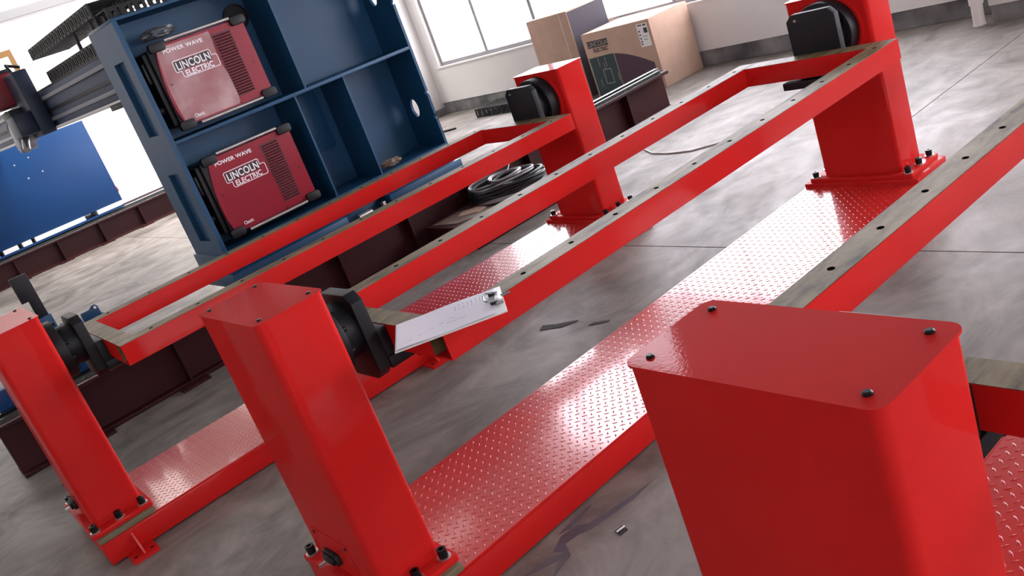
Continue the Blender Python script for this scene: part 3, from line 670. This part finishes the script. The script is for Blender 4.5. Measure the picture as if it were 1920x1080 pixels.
# ------------------------------------------------------------------ bracket on the near end of the first track
bb = empty('stop_bracket', (0, 3.1, 0), 0, 'blue lug bracket with black upright plate on the near end of track', 'bracket')
MB().box(-0.02, 0.32, -0.04, 0.16, 0.362, 0.605).build('bracket_body', 'blue_panel', bb, bevel=0.006)
for x0 in (0.085, 0.205):
    MB().prism([(x0, 0.58), (x0 + 0.1, 0.58), (x0 + 0.1, 0.655), (x0 + 0.09, 0.668), (x0 + 0.07, 0.668), (x0 + 0.05, 0.652), (x0, 0.652)], -0.02, -0.006, 'y').build('lifting_lug', 'blue_paint', bb, bevel=0.001)
    MB().cyl((x0 + 0.083, -0.022, 0.652), 0.008, 0.003, 'y', 12).build('lug_hole', 'label_white', bb)
bp_ = MB().prism([(-0.03, 0.84), (0.005, 0.84), (0.005, 0.70), (0.06, 0.70), (0.06, 0.985), (-0.03, 0.985)], -0.05, -0.03, 'y'); bp_.build('upright_plate', 'black_steel', bb, bevel=0.002)
MB().box(0.0, 0.07, -0.06, 0.02, 0.62, 0.735).build('plate_mount', 'blue_paint', bb, bevel=0.003)
tt = empty('end_buffer', (-0.33, 3.12, 0), 0, 'teal blue end buffer sitting on the bright track rail', 'buffer')
MB().box(-0.05, 0.07, -0.02, 0.1, 0.362, 0.47).build('buffer_block', 'blue_panel', tt, bevel=0.006); MB().cyl((0.07, 0.04, 0.42), 0.03, 0.05, 'x', 14).build('buffer_pad', 'black_plastic', tt)

# ------------------------------------------------------------------ cartons
def carton(name, loc, dx, dy, dz, label, rz=0):
    r = empty(name, loc, rz, label, 'carton', 'brown cartons by the window')
    MB().box(0, dx, 0, dy, 0, dz).build('carton_body', 'carton', r, bevel=0.006)
    return r
c1 = carton('shipping_carton', (6.0, 3.71, 0), 0.6, 0.95, 0.685, 'brown carton with printed front and white address label beside the track end')
for k in (0, 1):
    MB().box(0.004, 0.596, 0.004 + 0.473 * k, 0.469 + 0.473 * k, 0.685, 0.689).build('top_flap', 'carton', c1)
pr = MB(); n = 14; bot = [(0.075, 0.02), (0.935, 0.02)]; top = []
for i in range(n + 1):
    t = i / n; y = 0.93 - 0.86 * t; z = 0.432 + 0.012 * math.sin(math.pi * t * 0.8) - 0.17 * max(0, t - 0.35) ** 1.6 / 0.65 ** 1.6 ; top.append((y, z))
cut = int(n * 0.49)
pr.prism([(0.935, 0.02)] + [(y, z) for y, z in top[:cut + 1]] + [(top[cut][0], 0.02)], -0.0012, 0.0, 'x'); pr.cur = 1
pr.prism([(top[cut][0], 0.02)] + top[cut:] + [(0.07, 0.02)], -0.0012, 0.0, 'x')
pr.build('printed_picture', ['carton_print_green', 'carton_print_plum'], c1)
ln = MB(); ln.box(-0.0018, 0, top[cut][0] - 0.006, top[cut][0] + 0.006, 0.02, top[cut][1]); ln.box(-0.0018, 0, 0.925, 0.94, 0.02, 0.44)
def ring(b, y0, y1, z0, z1, t): b.box(-0.0018, 0, y0, y1, z0, z0 + t); b.box(-0.0018, 0, y0, y1, z1 - t, z1); b.box(-0.0018, 0, y0, y0 + t, z0, z1); b.box(-0.0018, 0, y1 - t, y1, z0, z1)
ring(ln, 0.66, 0.78, 0.14, 0.30, 0.01)
for y0, z0, z1 in ((0.80, 0.33, 0.43), (0.70, 0.32, 0.42), (0.735, 0.3, 0.37), (0.58, 0.16, 0.24), (0.84, 0.12, 0.2)): ln.box(-0.0018, 0, y0, y0 + 0.008, z0, z1)
ln.build('printed_lines', 'carton_line', c1)
lp = MB(); lp.box(-0.0014, 0, 0.60, 0.895, 0.535, 0.605); lpo = lp.build('printed_plate', 'carton_print', c1)
text('printed_lettering', 'LINCOLN', 0.072, 'carton_line', lpo, (-0.002, 0.888, 0.546), (0, -1, 0), (0, 0, 1), bold=0.0016, sx=0.9)
text('printed_lettering', 'ELECTRIC', 0.055, 'carton_print', lpo, (-0.002, 0.83, 0.487), (0, -1, 0), (0, 0, 1), bold=0.001, sx=0.85)
lbx = MB().box(-0.0014, 0, 0.035, 0.17, 0.435, 0.66).build('address_label', 'label_white', c1)
lm = MB(); lm.box(-0.002, 0, 0.045, 0.09, 0.565, 0.615); lm.box(-0.002, 0, 0.10, 0.155, 0.638, 0.65); lm.box(-0.002, 0, 0.05, 0.085, 0.635, 0.652)
for z in (0.58, 0.545, 0.51, 0.48, 0.455): lm.box(-0.002, 0, 0.14, 0.158, z, z + 0.016)
for z in (0.53, 0.50): lm.box(-0.002, 0, 0.06, 0.12, z, z + 0.005)
lm.build('label_marks', 'carton_print', lbx)
c2 = carton('shipping_carton', (6.06, 4.83, 0), 0.58, 0.66, 0.955, 'tall brown carton with dark printed side standing behind the labelled carton')
MB().box(0.004, 0.576, 0.004, 0.656, 0.955, 0.959).build('top_flap', 'carton', c2)
MB().box(0.008, 0.575, -0.0015, 0.0, 0.02, 0.945).build('printed_side', 'carton_print', c2)
MB().box(-0.0015, 0.0, 0.115, 0.128, 0.0, 0.955).build('edge_tape', 'tape', c2)

# ------------------------------------------------------------------ cable coil, floor bits
def coil(b, cx, cy, z, rx, ry, turns, r, dz, seed, jitter=0.02, rot=rad(-32)):
    cr, sr = math.cos(rot), math.sin(rot)
    rn = random.Random(seed)
    for k in range(turns):
        ox, oy = rn.uniform(-jitter, jitter), rn.uniform(-jitter, jitter); s = rn.uniform(0.9, 1.06); ph = rn.uniform(0, 6); tl = rn.uniform(-0.012, 0.012)
        b.tube([(cx + ox + rx * s * math.cos(a) * cr - ry * s * math.sin(a) * sr, cy + oy + rx * s * math.cos(a) * sr + ry * s * math.sin(a) * cr, z + dz * k + r + tl * math.sin(a + ph) + 0.014 * (0.5 + 0.5 * math.sin(2 * a + ph))) for a in [2 * math.pi * i / 36 for i in range(36)]], r, 7, True)
bx_ = empty('steel_box', (0, 0, 0), 0, 'low dark maroon steel box in front of the floor track, under the cable coil', 'box')
MB().box(2.40, 3.55, 2.40, 2.94, 0.0, 0.155).build('box_body', 'maroon', bx_, bevel=0.003); MB().box(2.395, 3.555, 2.395, 2.945, 0.15, 0.158).build('box_lid', 'maroon', bx_)
ck = empty('cable_coil', (0, 0, 0.163), 0, 'dark cable coil with a pale loop, piled between red rails and maroon track', 'cable coil')
b = MB(); coil(b, 3.02, 2.70, 0.0, 0.27, 0.16, 9, 0.010, 0.009, 4, 0.014); b.build('lower_loops', 'grey_cable', ck)
b = MB(); coil(b, 3.0, 2.69, 0.085, 0.26, 0.155, 2, 0.007, 0.018, 8, 0.02); b.build('pale_loops', 'light_cable', ck)
b = MB(); coil(b, 2.96, 2.61, 0.115, 0.115, 0.125, 3, 0.0085, 0.007, 9, 0.006); b.build('top_loops', 'light_cable', ck)
b = MB(); b.tube([(3.06, 2.72, 0.12), (3.13, 2.76, 0.15), (3.18, 2.82, 0.2), (3.24, 2.95, 0.19), (3.28, 2.99, 0.16)], 0.005, 6); b.build('loose_end', 'light_cable', ck)
fl = MB().prism([(2.43, 2.88), (2.46, 2.64), (2.62, 2.50), (2.74, 2.50), (2.74, 2.72), (2.66, 2.88)], 0.158, 0.163).build('cardboard_sheet', 'film_brown'); tag(fl, 'scuffed brown cardboard sheet lying flat beside the dark cable coil', 'cardboard')
MB().prism([(2.56, 2.74), (2.64, 2.62), (2.72, 2.62), (2.72, 2.73), (2.63, 2.79)], 0.163, 0.172).build('torn_flap', 'carton', fl)
wc = MB(); wc.tube([(4.35, 2.62, 0.006), (4.12, 2.40, 0.006), (4.02, 2.24, 0.006), (3.985, 2.05, 0.006), (4.0, 1.86, 0.006), (4.1, 1.72, 0.006), (4.3, 1.5, 0.006)], 0.006, 6)
tag(wc.build('floor_cable', 'white_cable'), 'thin white cable curving over the bright concrete floor', 'cable')
fb = MB().prism([(5.5, 7.25), (5.53, 7.28), (5.68, 6.92), (5.65, 6.90)], 0.0, 0.02).build('steel_bar', 'black_steel'); tag(fb, 'short dark steel bar lying on bright floor near the pillar', 'bar')
d1 = empty('metal_offcut', (0.619, -0.5, 0), rad(-8), 'tiny dark metal offcut on the floor between two positioners', 'offcut')
MB().box(-0.014, 0.014, -0.014, 0.014, 0, 0.003).build('offcut_plate', 'black_bolt', d1); MB().box(-0.016, 0.016, -0.003, 0.003, 0.003, 0.007).build('offcut_pin', 'zinc', d1)
fk = MB().prism([(1.575, 0.90), (1.60, 0.915), (1.622, 0.93), (1.645, 0.86), (1.69, 0.79), (1.70, 0.755), (1.665, 0.775), (1.625, 0.80), (1.605, 0.85)], 0.0003, 0.0025).build('spalled_patch', 'dark_patch'); tag(fk, 'larger dark flat spalled concrete patch on the floor', 'floor damage')  # thin dark pieces standing for spalled concrete in the floor
fk = MB().prism([(1.67, 0.655), (1.70, 0.65), (1.735, 0.58), (1.72, 0.57), (1.70, 0.60)], 0.0003, 0.0025).build('spalled_patch', 'dark_patch'); tag(fk, 'smaller dark flat spalled concrete patch near the checkered plate edge', 'floor damage')
# crumpled wad and white knob in the cabinet's lower bays
bm = bmesh.new(); bmesh.ops.create_icosphere(bm, subdivisions=3, radius=1.0); rn = random.Random(2)
for v in bm.verts: v.co = Vector((v.co.x * 0.085, v.co.y * 0.04, v.co.z * 0.028)) * rn.uniform(0.72, 1.15)
me = bpy.data.meshes.new('paper_wad'); bm.to_mesh(me); bm.free(); me.materials.append(MAT['film_brown'])
tag(link('paper_wad', me, None, (2.47, 3.17, 0.634)), 'crumpled brown wrapping wad in the cabinet bay', 'wrapping')
bm = bmesh.new(); bmesh.ops.create_icosphere(bm, subdivisions=3, radius=1.0)
for v in bm.verts: v.co = Vector((v.co.x * 0.12, v.co.y * 0.05, v.co.z * 0.035)) * rn.uniform(0.72, 1.12)
me = bpy.data.meshes.new('film_bundle'); bm.to_mesh(me); bm.free(); me.materials.append(MAT['film_grey'])
tag(link('film_bundle', me, None, (1.36, 3.24, 1.925)), 'crumpled film bundle on top of the upper red welder', 'film')

# ------------------------------------------------------------------ unseen lamps, added as fill light for the hall
ROWX = {-3.5: 'behind the headstock posts', 0.5: 'above the headstock posts', 4.0: 'above the tailstock posts'}
ROWY = {-4.5: 'near the right wall', 0.0: 'over the middle positioner', 4.5: 'over the blue cabinet', 9.0: 'near the far left wall'}
def lamp(x, y, power):
    r = empty('added_fill_lamp', (x, y, CZ), 0, 'unseen added fill lamp %s, %s' % (ROWX[x], ROWY[y]), 'lamp', 'added ceiling fill lamps')
    MB().box(-0.75, 0.75, -0.12, 0.12, -0.14, -0.06).build('added_lamp_housing', 'frame_alu', r)
    l = area('added_lamp_light', (0, 0, -0.16), (0, 0, 0), 1.5, 0.24, power, (1.0, 0.97, 0.93)); l.parent = r
def wall_fill_lamp(x):  # unseen lamp bars, added only to brighten the left wall
    r = empty('added_wall_lamp', (x, 9.3, 5.9), 0, 'unseen lamp bar added to brighten the far side wall, %s' % {2.8: 'above the blue leg panel', 4.3: 'between the other two bars', 5.8: 'next to the corner window'}[x], 'lamp', 'added wall brightening lamps')
    MB().box(-0.6, 0.6, -0.14, -0.04, -0.12, 0.12).build('added_lamp_housing', 'frame_alu', r); MB().box(-0.02, 0.02, -0.11, -0.07, 0.12, 0.5).build('added_lamp_rod', 'frame_alu', r)
    l = area('added_lamp_light', (0, 0, 0), (rad(44), 0, 0), 1.2, 0.22, 500, (1.0, 0.95, 0.9)); l.parent = r
for x in (2.8, 4.3, 5.8): wall_fill_lamp(x)
for x in (-3.5, 0.5, 4.0):
    for y in (-4.5, 0.0, 4.5, 9.0): lamp(x, y, 7)
